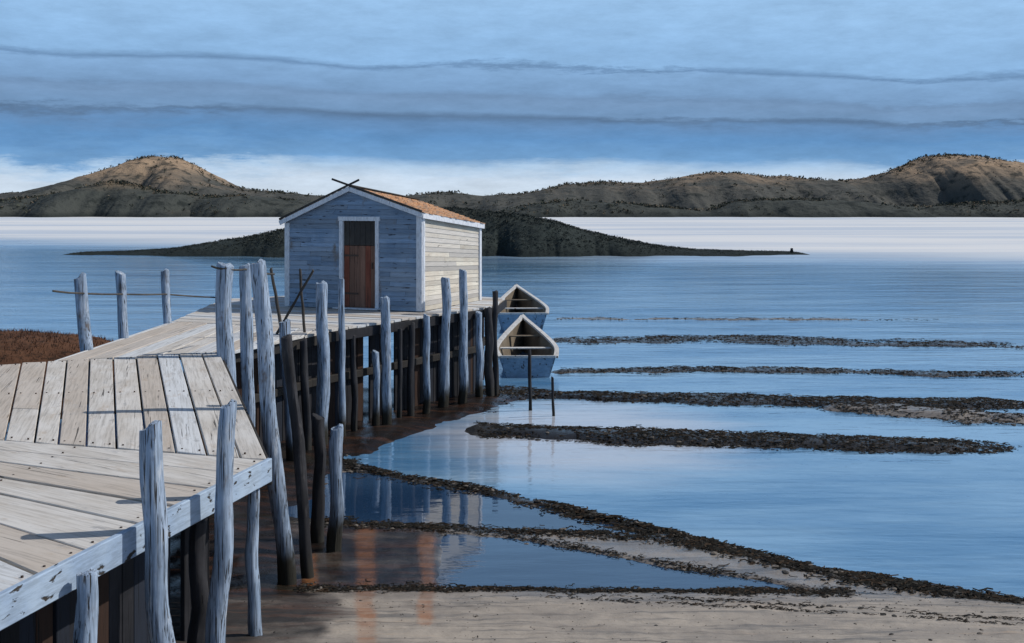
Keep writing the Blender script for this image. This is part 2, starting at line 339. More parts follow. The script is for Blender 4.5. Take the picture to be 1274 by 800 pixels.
def flats(X, Y):
    """height, mud, weed at a point of the tidal flat"""
    if Y < 2: return .9 + .2 * (14 - Y) * .5, 0, 0
    x = 637 + F * X / Y; y = HOR + F * CAMZ / Y
    wob = 2.2 * fbm((X * .8, Y * .8, 1.3)) ; y += wob * max(.3, min(1.6, (y - 255) / 250))
    h = -.22; mud = 0; weed = 0
    l1, l2, l3, l4 = (poly(t, x) for t in (L1, L2, L3, L4))
    def ridge(l, w): return math.exp(-((y - l) / w) ** 2)
    if y > l4:
        zb = .035 + max(0, 13.9 - Y) * .19; h = zb
        weed = max(weed, ridge(l4, 4))
    elif y > l3:
        h = lerp(lerp(lerp(-.07, .03, sstep(575, 535, x)), .035, ridge(l3, 5)), .035, ridge(l4, 4)); weed = .9 * ridge(l4, 4) + .5 * ridge(l3, 4)
        mud = .66 * sstep(575, 540, x)
    elif y > l2:
        h = .035; weed = .8 * ridge(l2, 5) + .4 * ridge(l3, 4)
    elif y > l1:
        gap = l2 - l1
        h = lerp(lerp(lerp(.03, -.07, sstep(8, 26, gap)), .05, ridge(l1, 7)), .035, ridge(l2, 5)); weed = max(ridge(l1, 8), ridge(l2, 5))
        if gap < 12: weed = max(weed, .6)
    else:
        h = lerp(-.2, .05, math.exp(-max(0, l1 - y) / 5)); weed = ridge(l1, 6)
    for (xa, xb), tab, th, hh, wd in BARS:
        if xa - 60 < x < xb + 60:
            e = sstep(xa - 50, xa + 10, x) * (1 - sstep(xb - 200, xb + 40, x)); d = abs(y - poly(tab, x)) / (th * (.85 + .55 * fbm((X * .22, tab[0][1] * .37, 2.2), 3)))
            br = .86 + .42 * fbm((X * .35, Y * .9, 4.2)) if wd < .9 else 1.0 + .2 * fbm((X * .5, Y * .9, 4.2))
            k = e * math.exp(-d * d * 1.2) * max(0, br)
            h = max(h, -.22 + (hh + .22) * min(1.1, k * 1.25)); weed = max(weed, wd * k * .95)
            if wd >= 1: mud = max(mud, e * math.exp(-((y - poly(tab, x) - th * .4) / th) ** 2) * lerp(.75, .5, sstep(720, 900, x)))
    pd = pier_d(X, Y); mb_ = sstep(16.0, 18.5, Y) * 1.15 + sstep(25, 22, Y) * .35
    near = sstep(.9 + mb_, -.1 + mb_ * .7, pd + .5 * fbm((X * .6, Y * .6, 6.1))) * sstep(-4.2, -3.2, pd) * (1 - sstep(29.0, 30.3, Y)) * sstep(-8.6, -7.6, X)
    if near > 0:
        h = max(h, lerp(h, .07 + .07 * fbm((X, Y, 0)), near)) if Y > 13 else h
        mud = max(mud, near)  # mud beside the pier, also darkening the ground as under-deck shade
    if Y < 15.5: mud = min(mud, lerp(lerp(.36, .66, sstep(1.5, .3, pd)), .72, sstep(13.6, 14.2, Y))); weed = max(weed, .3 * sstep(1.6, .2, pd))
    h += .018 * fbm((X * 1.7, Y * 1.7, 7.7)) + .012 * fbm((X * 5, Y * 5, 2))
    return h, mud, weed
def rusty_reflection(X, Y):     # rusty reflections of the shed painted as streaks into the sand colour
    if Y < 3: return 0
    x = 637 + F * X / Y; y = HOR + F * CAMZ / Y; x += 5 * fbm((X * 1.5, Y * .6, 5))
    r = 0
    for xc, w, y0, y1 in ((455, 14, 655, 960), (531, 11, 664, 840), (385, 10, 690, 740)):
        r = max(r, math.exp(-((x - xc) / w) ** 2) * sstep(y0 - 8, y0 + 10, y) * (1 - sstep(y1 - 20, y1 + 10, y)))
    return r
ru = []
ys = [1.0 + i * .5 for i in range(18)]; 
while ys[-1] < 10: ys.append(ys[-1] + .12)
while ys[-1] < 60: ys.append(ys[-1] * 1.0055)
ys += [70, 90, 140, 400, 3000]
NX = 420; v = []; mu = []; we = []
for Y in ys:
    for i in range(NX + 1):
        t = i / NX; X = (-.62 + 1.24 * t) * max(Y, 4) if True else 0
        if Y < 60: h, a, b = flats(X, Y)
        else: h, a, b = -.4, 0, 0
        v.append((X, Y, h)); mu.append(a); we.append(b); ru.append(rusty_reflection(X, Y))
fs = [(r * (NX + 1) + i, r * (NX + 1) + i + 1, (r + 1) * (NX + 1) + i + 1, (r + 1) * (NX + 1) + i) for r in range(len(ys) - 1) for i in range(NX)]
me = bpy.data.meshes.new('tidal_flat'); me.from_pydata(v, [], fs); me.update()
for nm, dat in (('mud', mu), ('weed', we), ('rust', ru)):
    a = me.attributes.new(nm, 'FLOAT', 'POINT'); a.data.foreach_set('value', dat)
me.polygons.foreach_set('use_smooth', [True] * len(me.polygons)); me.materials.append(M['ground'])
flat = bpy.data.objects.new('tidal_flat', me); COL.objects.link(flat); tag(flat, 'wet tan sand and dark mud bars bared by the tide', kind='structure')
# tide pools: their own darker still water between the weed lines
def pool(name, upper, lower, xs, label):
    up = [ground(x, poly(upper, x)) for x in xs]; lo = [ground(x, poly(lower, x)) for x in reversed(xs)]
    mb = MB(); mb.add([(p.x, p.y, .006) for p in lo + up], [tuple(range(len(lo) + len(up)))]); tag(mb.build(name, M['pool']), label, kind='structure')
pool('tide_pool', L1, L2, list(range(300, 900, 25)), 'dark blue tide pool between the two upper weed lines')
pool('tide_pool', L3, L4, list(range(300, 1001, 25)), 'dark blue triangular tide pool behind the lowest weed line')

# ------------------------------------------------------------------ hills and island
def ridge_land(name, mat, Yc, depth, prof, xs_step, label, rough_amp, sc, seed, peaks=None, kind='structure'):
    """land whose skyline follows a height profile given as (picture x, picture y) at distance Yc"""
    x0, x1 = prof[0][0], prof[-1][0]; n = int((x1 - x0) / xs_step); m = 26; vv = []; tops = []
    for i in range(n + 1):
        x = lerp(x0, x1, i / n); H = max(0, CAMZ - (poly(prof, x) - HOR) * Yc / F)
        ends = min(1, (x - x0) / 40 + .0) * min(1, (x1 - x) / 40 + .0)
        for j in range(m + 1):
            t = j / m * 2 - 1                    # -1 near shore .. 1 far shore
            xs_ = (x - 637) * Yc / F; yy = Yc + t * depth * (1 + (.45 * fbm((xs_ * sc * .9 + seed * 3, seed, .5), 5) if t < 0 else 0))
            shape = (1 - t * t) ** .9 if t > 0 else (1 - (-t) ** 1.7)
            xw = (x - 637) * Yc / F
            nz = fbm((xw * sc + seed, yy * sc, seed), 6)
            z = H * shape * (1 + .0 * nz) + nz * rough_amp * min(1, H / 4) * (shape * (1.1 - shape) * 3.2 + .12) - .25 + .25 * shape
            vv.append((xw, yy, z))
    ff = [(i * (m + 1) + j, (i + 1) * (m + 1) + j, (i + 1) * (m + 1) + j + 1, i * (m + 1) + j + 1) for i in range(n) for j in range(m)]
    mb = MB(); mb.add(vv, ff); o = mb.build(name, mat, smooth=True); tag(o, label, kind=kind)
    return vv, m, n
def clumps(name, mat, spots, label):
    mb = MB()
    for (p, r, k) in spots:
        for _ in range(k):
            d = Vector((U(-1, 1), U(-1, 1), U(-.2, 1)))
            if d.length > 1.1: continue
            c = Vector(p) + d * r; a = Vector((U(-1, 1), U(-1, 1), U(-1, 1))).normalized(); b = a.cross(Vector((U(-1, 1), U(-1, 1), U(-1, 1)))).normalized()
            s = r * U(.22, .5); mb.add([c - a * s - b * s * .5, c + a * s - b * s * .4, c + a * s * .8 + b * s * .6, c - a * s * .7 + b * s * .5], [(0, 1, 2, 3)])
    return tag(mb.soup(name, mat), label, kind='stuff')
def scatter(vv, m, n, cnt, rmin, rmax, k, jlo=.0, jhi=.75, fr=.03, thr=-.05, zmin=.4):
    out = []
    while len(out) < cnt:
        i = random.randrange(n); j = int(U(jlo, jhi) * m)
        p = Vector(vv[i * (m + 1) + j]).lerp(Vector(vv[(i + 1) * (m + 1) + j + 1]), rnd())
        if p.z < zmin: continue
        if fbm((p.x * fr, p.y * fr, 3.1)) + U(-.35, .35) < thr: continue
        out.append((p, U(rmin, rmax) * min(1, .35 + p.z * .5), k))
    return out
P_LEFT = [(-160, 262), (-60, 250), (0, 243), (50, 238), (100, 229), (140, 213), (165, 201), (190, 195), (215, 196), (238, 203), (262, 218), (285, 230), (320, 238), (380, 242), (440, 247), (520, 262)]
P_LEFT_F = [(-160, 258), (0, 252), (60, 243), (100, 234), (140, 226), (165, 228), (200, 238), (260, 244), (330, 246), (420, 252), (470, 266)]
P_RIGHT = [(440, 262), (520, 244), (560, 240), (600, 243), (650, 241), (700, 232), (740, 229), (800, 229), (850, 221), (885, 214), (915, 214), (945, 219), (990, 222), (1040, 226), (1080, 221), (1110, 212), (1150, 196), (1180, 192), (1225, 196), (1274, 203), (1330, 212), (1420, 226), (1520, 258)]
P_RIGHT_F = [(600, 266), (660, 254), (720, 249), (800, 256), (880, 262), (915, 251), (980, 247), (1060, 251), (1120, 258), (1200, 254), (1274, 248), (1360, 250), (1480, 266)]
a = ridge_land('hill', M['hill'], 560, 90, P_LEFT, 2.5, 'tall tan peaked hill on the far left shore', 3.2, .03, 1)
b = ridge_land('hill', M['shore'], 480, 40, P_LEFT_F, 2.5, 'low dark foreground ridge below the far left peak', 2.2, .04, 5)
c = ridge_land('hill', M['hill'], 560, 90, P_RIGHT, 2.5, 'long tan and grey hill range on the far right shore', 3.2, .03, 9)
d = ridge_land('hill', M['shore'], 470, 36, P_RIGHT_F, 2.5, 'low grey shore ridge in front of the far right range', 2.2, .04, 13)
sp = [q for S_, n_ in ((a, 2000), (b, 2200), (c, 4200), (d, 3000)) for q in scatter(*S_, n_ // 3, .2, .6, 8, fr=.018, thr=.10) + scatter(*S_, n_ // 14, .6, 1.4, 12, fr=.018, thr=.16) + scatter(*S_, n_ // 4, .4, 1.3, 10, .40, .53, fr=.02, thr=.0)]
clumps('scrub', M['scrub'], sp, 'dark low scrub scattered over the far hills')
P_ISLE = [(95, 314.3), (150, 313), (215, 309), (250, 304), (300, 296), (355, 286), (400, 277), (460, 268), (530, 261), (570, 259), (605, 262), (650, 269), (690, 278), (730, 287), (780, 299), (830, 307), (870, 311), (930, 313), (995, 314)]
a = ridge_land('island', M['island'], 112, 9, P_ISLE, 2.0, 'dark low wooded island behind the shed, running out to points at both ends', .8, .16, 21)
clumps('scrub', M['islescrub'], scatter(*a, 12000, .08, .22, 8, 0, .8, .2, -.4, .02), 'dark heath and bushes covering the island behind the shed')
mb = MB(); bx = at(985, 321, 111); mb.tube([bx - Vector((0, 0, .5)), bx + Vector((0, 0, 1.0))], [.09, .07], 8)
mb.prism([bx + Vector((a_, b_, .55)) for a_, b_ in ((-.16, -.1), (.16, -.1), (.16, .1), (-.16, .1))], [bx + Vector((a_, b_, 1.0)) for a_, b_ in ((-.1, -.06), (.1, -.06), (.1, .06), (-.1, .06))])
tag(mb.build('marker_post', M['post_dark'], origin=bx), 'tiny dark marker post at the right tip of the island', 'marker')

# peat bank left of the pier
def bankh(X, Y):
    e = ((X + 16.5) / 8.4) ** 2 + ((Y - 27.5) / 3.6) ** 2
    return 1.8 * max(0, 1 - e ** 3) ** .8 + .10 * fbm((X * .7, Y * .7, 3)) - .15 if e < 1 else -.3
vv = []; nb = 90; mbk = 60
for i in range(nb + 1):
    for j in range(mbk + 1):
        X = lerp(-25, -7.9, i / nb); Y = lerp(23, 32, j / mbk); vv.append((X, Y, bankh(X, Y)))
ff = [(i * (mbk + 1) + j, (i + 1) * (mbk + 1) + j, (i + 1) * (mbk + 1) + j + 1, i * (mbk + 1) + j + 1) for i in range(nb) for j in range(mbk)]
mb = MB(); mb.add(vv, ff); tag(mb.build('bank', M['bank'], smooth=True), 'rust brown peat bank beyond the left edge of the pier', kind='structure')
mb = MB()
for _ in range(14000):
    X = U(-24, -8.2); Y = U(24, 31); z = bankh(X, Y)
    if z < .15: continue
    h = U(.04, .12) ; a_ = U(0, 6.28); w = .012; dx, dy = math.cos(a_) * w, math.sin(a_) * w
    mb.add([(X - dx, Y - dy, z - .02), (X + dx, Y + dy, z - .02), (X + U(-.08, .08), Y + U(-.08, .08), z + h)], [(0, 1, 2)])
tag(mb.soup('marsh_grass', M['rust_grass']), 'rust brown grass on the bank left of the pier', kind='stuff')

# ------------------------------------------------------------------ pier
DZ = 2.3
pier = empty('pier', (-5, 15, 0)); tag(pier, 'old timber pier with pale plank decking bending towards the shed', 'pier')
PO = Vector((-5, 15, 0))
def pbuild(mb, name, mat, bevel=0, smooth=False):
    o = mb.build(name, mat, None, smooth, bevel, PO); o.parent = pier; o.location = (0, 0, 0); return o
def plank(mb, a0, a1, b1, b0, th=.055, gap=.014):
    """one board with ends a0-a1 and b0-b1"""
    a0, a1, b0, b1 = (Vector((p[0], p[1])) for p in (a0, a1, b0, b1))
    ga = (a1 - a0).normalized() * gap; gb = (b1 - b0).normalized() * gap
    dd = ((b0 + b1) - (a0 + a1)).normalized()
    e0, e1 = U(-.02, .03), U(-.02, .03); z = DZ + U(-.008, .008); tl = U(-.006, .006)
    a0_, a1_ = a0 + ga - dd * e0, a1 - ga - dd * e0; b0_, b1_ = b0 + gb + dd * e1, b1 - gb + dd * e1
    t = [(*a0_, z - tl), (*a1_, z + tl), (*b1_, z + tl), (*b0_, z - tl)]; bt = [(p[0], p[1], p[2] - th) for p in t]
    n = (a1_ - a0_).x * (b0_ - a0_).y - (a1_ - a0_).y * (b0_ - a0_).x
    if n < 0: t.reverse(); bt.reverse()
    mb.prism(bt, t)
def fan(name, S, T, n, ang, split=None):
    mb = MB(); S = [Vector(p) for p in S]; T = [Vector(p) for p in T]
    ts = [0]
    for i in range(n): ts.append(ts[-1] + U(.82, 1.18))
    ts = [t / ts[-1] for t in ts]
    for i in range(n):
        s0, s1 = S[0].lerp(S[1], ts[i]), S[0].lerp(S[1], ts[i + 1]); t0, t1 = T[0].lerp(T[1], ts[i]), T[0].lerp(T[1], ts[i + 1])
        if split and rnd() < split:
            k = U(.3, .7); m0, m1 = s0.lerp(t0, k), s1.lerp(t1, k); dd = (t0 - s0).normalized() * .012
            plank(mb, s0, s1, m1 - dd, m0 - dd); plank(mb, m0 + dd, m1 + dd, t1, t0)
        else: plank(mb, s0, s1, t1, t0)
    dk = pbuild(mb, name, plank_mat('deck_planks_' + str(round(ang, 2)), ang), .007)
    nl = MB()
    for i in range(n):
        for k in (.02, .5, .98):
            for q_ in (.22, .78):
                p = S[0].lerp(S[1], lerp(ts[i], ts[i + 1], q_)).lerp(T[0].lerp(T[1], lerp(ts[i], ts[i + 1], q_)), k + U(-.004, .004))
                nl.tube([(p.x, p.y, DZ - .02), (p.x, p.y, DZ + .014)], [.011, .011], 6)
    bm = bmesh.new(); bm.from_mesh(dk.data); k0 = len(bm.faces)
    vs_ = [bm.verts.new(Vector(p) - PO) for p in nl.v]
    for f in nl.f: bm.faces.new([vs_[i] for i in f]).material_index = 1
    bm.to_mesh(dk.data); bm.free(); dk.data.materials.append(M['iron'])
def clip(polyg, p, nrm):
    out = []
    for i in range(len(polyg)):
        a_, b_ = polyg[i], polyg[(i + 1) % len(polyg)]; da, db = (a_ - p).dot(nrm), (b_ - p).dot(nrm)
        if da >= 0: out.append(a_)
        if da * db < 0: out.append(a_.lerp(b_, da / (da - db)))
    return out
def fill(name, polyg, dirv, w):
    mb = MB(); polyg = [Vector(p) for p in polyg]; dv = Vector(dirv).normalized(); nv = Vector((-dv.y, dv.x))
    lo = min(p.dot(nv) for p in polyg); hi = max(p.dot(nv) for p in polyg); s = lo
    while s < hi:
        ww = w * U(.85, 1.15); q = clip(clip(polyg, nv * (s + .012), nv), nv * (s + ww - .012), -nv)
        if len(q) >= 3:
            z = DZ + U(-.01, .01); mb.prism([(*p, z - .055) for p in q], [(*p, z) for p in q])
        s += ww
    pbuild(mb, name, plank_mat('deck_planks_' + name + str(round(dv.x, 2)), math.atan2(dv.y, dv.x)), .006)
fan('deck_section', [(-6.3, 9.2), (-6.85, 12.5)], [(-3.74, 6.0), (-2.5, 11.2)], 9, math.radians(-32))
fan('deck_section', [(-2.5, 11.24), (-6.85, 12.54)], [(-5.2, 19.5), (-9.2, 17.5)], 13, math.radians(108), .25)
fill('deck_section', [(-7.65, 18.33), (-5.2, 19.55), (-4.98, 19.5), (-3.8, 22.87), (-7.6, 24.57)], (.02, 1), .36)
fill('deck_section', [(-7.6, 24.62), (-3.8, 22.92), (-.45, 28.4), (-.2, 30.8), (-3.5, 33), (-8, 30.5)], (.92, -.385), .3)
# edge boards, stringers, added shade boards
mb = MB()
def offs(pts, d):
    out = []
    for i, p in enumerate(pts):
        n = Vector((0, 0))
        for a_, b_ in ((pts[max(i - 1, 0)], p), (p, pts[min(i + 1, len(pts) - 1)])):
            t = b_ - a_
            if t.length > 1e-6: t.normalize(); n += Vector((t.y, -t.x))
        out.append(p + n.normalized() * d)
    return out
ed = offs(EDGE, .03)
for i in (0,):
    p, q = ed[i], ed[i + 1]
    mb.bar((p.x, p.y, DZ - .10), (q.x, q.y, DZ - .10), .055, .24)
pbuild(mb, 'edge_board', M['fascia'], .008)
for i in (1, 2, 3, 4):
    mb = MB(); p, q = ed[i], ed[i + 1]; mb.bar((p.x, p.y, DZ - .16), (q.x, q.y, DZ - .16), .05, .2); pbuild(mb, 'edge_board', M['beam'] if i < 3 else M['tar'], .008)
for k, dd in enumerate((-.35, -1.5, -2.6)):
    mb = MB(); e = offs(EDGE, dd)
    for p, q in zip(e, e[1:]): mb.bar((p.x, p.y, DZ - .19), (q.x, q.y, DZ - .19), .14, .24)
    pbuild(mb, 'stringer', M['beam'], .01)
mb = MB(); e = offs(EDGE, -.62)  # dark boards added beneath the deck edge to stand for its shade
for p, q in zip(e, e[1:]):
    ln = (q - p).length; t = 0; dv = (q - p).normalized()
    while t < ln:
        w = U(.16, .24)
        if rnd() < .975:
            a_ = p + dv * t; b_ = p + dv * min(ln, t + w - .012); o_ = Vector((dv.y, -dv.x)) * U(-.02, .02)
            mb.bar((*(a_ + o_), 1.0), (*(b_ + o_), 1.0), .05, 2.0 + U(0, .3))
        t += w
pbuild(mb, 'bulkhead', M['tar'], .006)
mb = MB()
for k in range(16):      # walers and cross beams that show between the piles
    pass
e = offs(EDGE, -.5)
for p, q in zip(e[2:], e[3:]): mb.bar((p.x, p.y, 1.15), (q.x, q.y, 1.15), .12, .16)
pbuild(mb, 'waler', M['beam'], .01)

# ------------------------------------------------------------------ posts
GP = 'weathered posts along the pier'
def post(top, bot, Y, r, label, dark=False, zbot=-.6, group=GP, name='post', cat='post', taper=1.12, lean_y=0.0, mat=None):
    p = at(top[0], top[1], Y); q = at(bot[0], bot[1], Y + lean_y)
    if abs(p.z - q.z) > 1e-3: q = p + (q - p) * ((p.z - zbot) / (p.z - q.z))
    r *= .88; n = 14; pts = []; rads = []; sd = U(0, 50)
    for i in range(n + 1):
        t = i / n; c_ = q.lerp(p, t); w = fbm((sd, t * 2.6, 0), 2) * r * .55; w2 = fbm((sd, t * 2.6, 9), 2) * r * .5
        pts.append(c_ + Vector((w, w2, 0))); rads.append(r * lerp(taper, .95, t) * (1 + .05 * fbm((sd, t * 6, 3))))
    last = pts[-1]; pts += [last + Vector((r * .05, 0, .012)), last + Vector((r * U(-.1, .1), 0, .022))]; rads += [rads[-1] * .93, rads[-1] * .6]
    mb = MB(); mb.tube(pts, rads, 20, .24, seed=sd)
    # worn, slanting top
    sl = U(-.25, .25); sl2 = U(-.2, .2)
    zt = last.z - r * .6
    mb.v = [(x, y, z + (max(0, (z - zt)) / (r * .6)) * ((x - last.x) * sl + (y - last.y) * sl2 + noise.noise(Vector((x * 40, y * 40, sd))) * .012)) for x, y, z in mb.v]
    o = mb.build(name, mat or (M['post_dark'] if dark else M['post']), smooth=True, origin=(q.x, q.y, 0))
    o.data.set_sharp_from_angle(angle=math.radians(40)) if hasattr(o.data, 'set_sharp_from_angle') else None
    return tag(o, label, cat, group)
# big posts in the foreground
post((186, 533), (204, 800), 8.75, .098, 'thick pale post crossing the blue edge board, nearest post to the viewer', zbot=.3)
post((284, 506), (268, 790), 9.75, .088, 'pale post leaning right at the near deck edge, just right of the nearest post', zbot=.2)
post((107, 716), (107, 800), 7.92, .092, 'short pale pile under the blue edge board in the bottom left corner', zbot=.3, name='pile', cat='pile', group='piles under the pier')
post((316, 598), (316, 782), 11.05, .068, 'slim pale pile below the end of the blue edge board', zbot=.1, name='pile', cat='pile', group='piles under the pier')
post((321, 328), (356, 728), 14.1, .118, 'tallest post, leaning left, its foot on the sand beside the pier')
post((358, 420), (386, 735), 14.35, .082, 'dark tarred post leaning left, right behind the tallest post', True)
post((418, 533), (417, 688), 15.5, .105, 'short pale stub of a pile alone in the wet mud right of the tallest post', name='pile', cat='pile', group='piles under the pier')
post((397, 520), (397, 700), 15.9, .10, 'dark tarred pile beside the lone pale stub', True, name='pile', cat='pile', group='piles under the pier')  # dark pile added for the shade left of the stub
# cluster at the bend of the deck
post((281, 330), (282, 470), 18.95, .17, 'thick pale post at the bend of the deck, leftmost of the tall cluster')
post((305, 331), (310, 560), 19.35, .125, 'pale post second from the left in the tall cluster at the bend of the deck')
post((354, 401), (362, 520), 20.7, .13, 'pale deck-high pile between the tallest post and the broad post before the shed')
post((400, 353), (401, 530), 22.2, .135, 'broad pale post in front of the left half of the shed wall')
post((424, 348), (426, 530), 22.95, .075, 'thin post in front of the left door frame of the shed')
post((467, 438), (468, 530), 23.95, .085, 'short pale pile low below the shed door', name='pile', cat='pile', group='piles under the pier')
post((479, 371), (481, 560), 24.15, .115, 'pale post just right of the shed door, its top before the blue wall')
post((531, 393), (531, 470), 25.55, .09, 'pale pile under the right front corner of the shed', name='pile', cat='pile', group='piles under the pier')
post((555, 347), (551, 550), 26.2, .125, 'pale post before the cream side wall, the left one of two')
post((577, 337), (575, 540), 26.85, .115, 'taller pale post before the cream side wall, the right one of two')
post((596, 389), (597, 480), 27.45, .10, 'pale pile under the pier at the back corner of the shed', name='pile', cat='pile', group='piles under the pier')
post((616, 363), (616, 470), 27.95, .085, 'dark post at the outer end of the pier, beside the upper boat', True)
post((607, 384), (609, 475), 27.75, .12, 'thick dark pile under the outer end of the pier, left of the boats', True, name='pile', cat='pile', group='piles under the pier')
post((439, 418), (441, 540), 23.5, .075, 'dark tarred pile below the left side of the shed door', True, name='pile', cat='pile', group='piles under the pier')  # this and the next piles: shade below the pier put into their colour
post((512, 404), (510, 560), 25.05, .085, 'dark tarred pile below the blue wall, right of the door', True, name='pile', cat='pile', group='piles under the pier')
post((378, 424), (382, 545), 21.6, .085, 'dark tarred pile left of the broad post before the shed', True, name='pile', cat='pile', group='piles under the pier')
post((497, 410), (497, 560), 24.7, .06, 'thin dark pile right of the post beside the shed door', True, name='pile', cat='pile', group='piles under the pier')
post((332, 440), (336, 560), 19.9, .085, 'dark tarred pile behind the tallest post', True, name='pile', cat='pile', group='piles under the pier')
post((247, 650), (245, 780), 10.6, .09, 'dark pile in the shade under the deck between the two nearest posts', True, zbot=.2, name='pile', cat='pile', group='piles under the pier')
# left side posts
post((101, 345), (111, 437), 19.8, .125, 'leaning pale post on the left deck edge, nearest of the three on the rope')
post((150, 340), (153, 422), 21.5, .105, 'middle of the three pale posts tied by a rope along the left deck edge')
post((205, 338), (208, 404), 24.2, .105, 'pale post on the left deck edge, farthest of the three tied by a rope')
# slender poles leaning at the deck
for (a_, b_, Y, r, lb) in (((337, 335), (349, 402), 21.8, .035, 'slender dark pole leaning left beside the tallest post'), ((389, 337), (352, 402), 22.1, .028, 'slender dark pole leaning right across the corner of the shed'), ((373, 336), (378, 400), 22.4, .03, 'short upright dark pole crossed by the leaning pole before the shed')):
    post(a_, b_, Y, r, lb, zbot=DZ, group='slender poles before the shed', name='pole', cat='pole', mat=M['stick'])
# mooring stakes by the boats
post((659, 436), (660, 512), 26.2, .045, 'thin dark mooring stake in the water before the lower boat, left one', True, name='stake', cat='stake', group='mooring stakes by the boats')
post((687, 470), (689, 520), 25.5, .035, 'thin dark mooring stake right of the lower boat, short one', True, name='stake', cat='stake', group='mooring stakes by the boats')
# rope along the left posts
def rope(pts, r, name, label, sag=.008):
    mb = MB(); out = []
    for p, q in zip(pts, pts[1:]):
        for i in range(8): t = i / 8; out.append(p.lerp(q, t) - Vector((0, 0, sag * 4 * t * (1 - t))))
    out.append(pts[-1]); mb.tube(out, [r] * len(out), 7); tag(mb.build(name, M['rope'], smooth=True), label, 'rope')
rope([at(66, 362, 18.6), at(103, 365, 19.68), at(151, 366, 21.38), at(206, 366, 24.08), at(268, 370, 27.5)], .018, 'rope', 'thin dark rope strung along the three posts on the left deck edge')
rope([at(263, 331, 18.85), at(281, 334, 18.8), at(305, 335, 19.2), at(341, 341, 20.6)], .018, 'rope', 'thin dark rope tying the tops of the post cluster at the deck bend', .02)

# ------------------------------------------------------------------ shed
W, DP = 3.9, 3.44; SAG = .09
shed = empty('shed', (-2.2, 26.7, DZ + .012), math.atan2(-.385, .92)); tag(shed, 'blue grey clapboard fishing shed with cream side, orange shingle roof and rust red door', 'shed')
def he_r(y): return 2.36 - SAG * y
def he_l(y): return 2.16 - SAG * y
def hr(y): return 2.98 - SAG * y
def gtop(x, y=0):     # wall top at x in -W..0
    m_ = -W / 2
    return lerp(he_l(y), hr(y), (x + W) / (W / 2)) if x < m_ else lerp(hr(y), he_r(y), (x - m_) / (W / 2))
DX0, DX1, DH = -2.285, -1.173, 2.19
mb = MB()     # front wall: clapboards, gable, around the door opening
z = 0.0; step = .118
def xlim(z):
    lo, hi = -W, 0.0
    if z > he_l(0): lo = -W + (z - he_l(0)) / (hr(0) - he_l(0)) * W / 2
    if z > he_r(0): hi = -(z - he_r(0)) / (hr(0) - he_r(0)) * W / 2
    return lo, hi
while z < hr(0) - .03:
    z1 = min(z + step, hr(0) - .005); l0, h0 = xlim(z); l1, h1 = xlim(z1)
    spans = [(l0, h0, l1, h1)]
    if z < DH - .02: spans = [(l0, DX0, l1, DX0), (DX1, h0, DX1, h1)]
    for (a0, b0, a1, b1) in spans:
        if b0 - a0 < .02: continue
        cuts = [0, 1] if rnd() < .6 else [0, U(.25, .75), 1]
        for c0, c1 in zip(cuts, cuts[1:]):
            g = .003
            xa0, xb0, xa1, xb1 = lerp(a0, b0, c0) + g, lerp(a0, b0, c1) - g, lerp(a1, b1, c0) + g, lerp(a1, b1, c1) - g
            if xb1 - xa1 < .005: xa1 = xb1 = (xa1 + xb1) / 2; xb1 += .004
            o_ = U(0, .006)
            mb.add([(xa0, -.040 - o_, z), (xb0, -.040 - o_, z), (xb0, 0, z), (xa0, 0, z), (xa1, -.008, z1 + .012), (xb1, -.008, z1 + .012), (xb1, 0, z1 + .012), (xa1, 0, z1 + .012)],
                   [(3, 2, 1, 0), (4, 5, 6, 7), (0, 1, 5, 4), (1, 2, 6, 5), (2, 3, 7, 6), (3, 0, 4, 7)])
    z += step
mb.build('front_wall', M['clap'], shed)
mb = MB()     # frame behind the boards: front, left, back walls
def wallp(pts, y0, y1): mb.prism([(x, y0, z) for x, z in pts], [(x, y1, z) for x, z in pts])
wallp([(-W + .02, 0), (DX0, 0), (DX0, gtop(DX0) - .03), (-W + .02, he_l(0) - .02)], .004, .06); wallp([(DX1, 0), (-.02, 0), (-.02, he_r(0) - .02), (DX1, gtop(DX1) - .03)], .004, .06)
wallp([(DX0 + .002, DH), (DX1 - .002, DH), (DX1 - .002, gtop(DX1) - .03), (-W / 2, hr(0) - .03), (DX0 + .002, gtop(DX0) - .03)], .004, .06)
mb.build('wall_frame', M['beam'], shed)
mb = MB(); wallp([(-W, 0), (0, 0), (0, he_r(DP) - .02), (-W / 2, hr(DP) - .02), (-W, he_l(DP) - .02)], DP - .06, DP)
mb.build('back_wall', M['clap'], shed)
mb = MB(); mb.add([(-W, .07, 0), (-W, DP - .07, 0), (-W, DP - .07, he_l(DP) - .02), (-W, .07, he_l(0) - .02), (-W + .06, .07, 0), (-W + .06, DP - .07, 0), (-W + .06, DP - .07, he_l(DP) - .02), (-W + .06, .07, he_l(0) - .02)], [(0, 1, 2, 3), (7, 6, 5, 4), (0, 4, 5, 1), (1, 5, 6, 2), (2, 6, 7, 3), (3, 7, 4, 0)])
mb.build('side_wall', M['clap'], shed)
mb = MB(); k = 0; nrow = 19      # cream side wall, courses sag with the roof
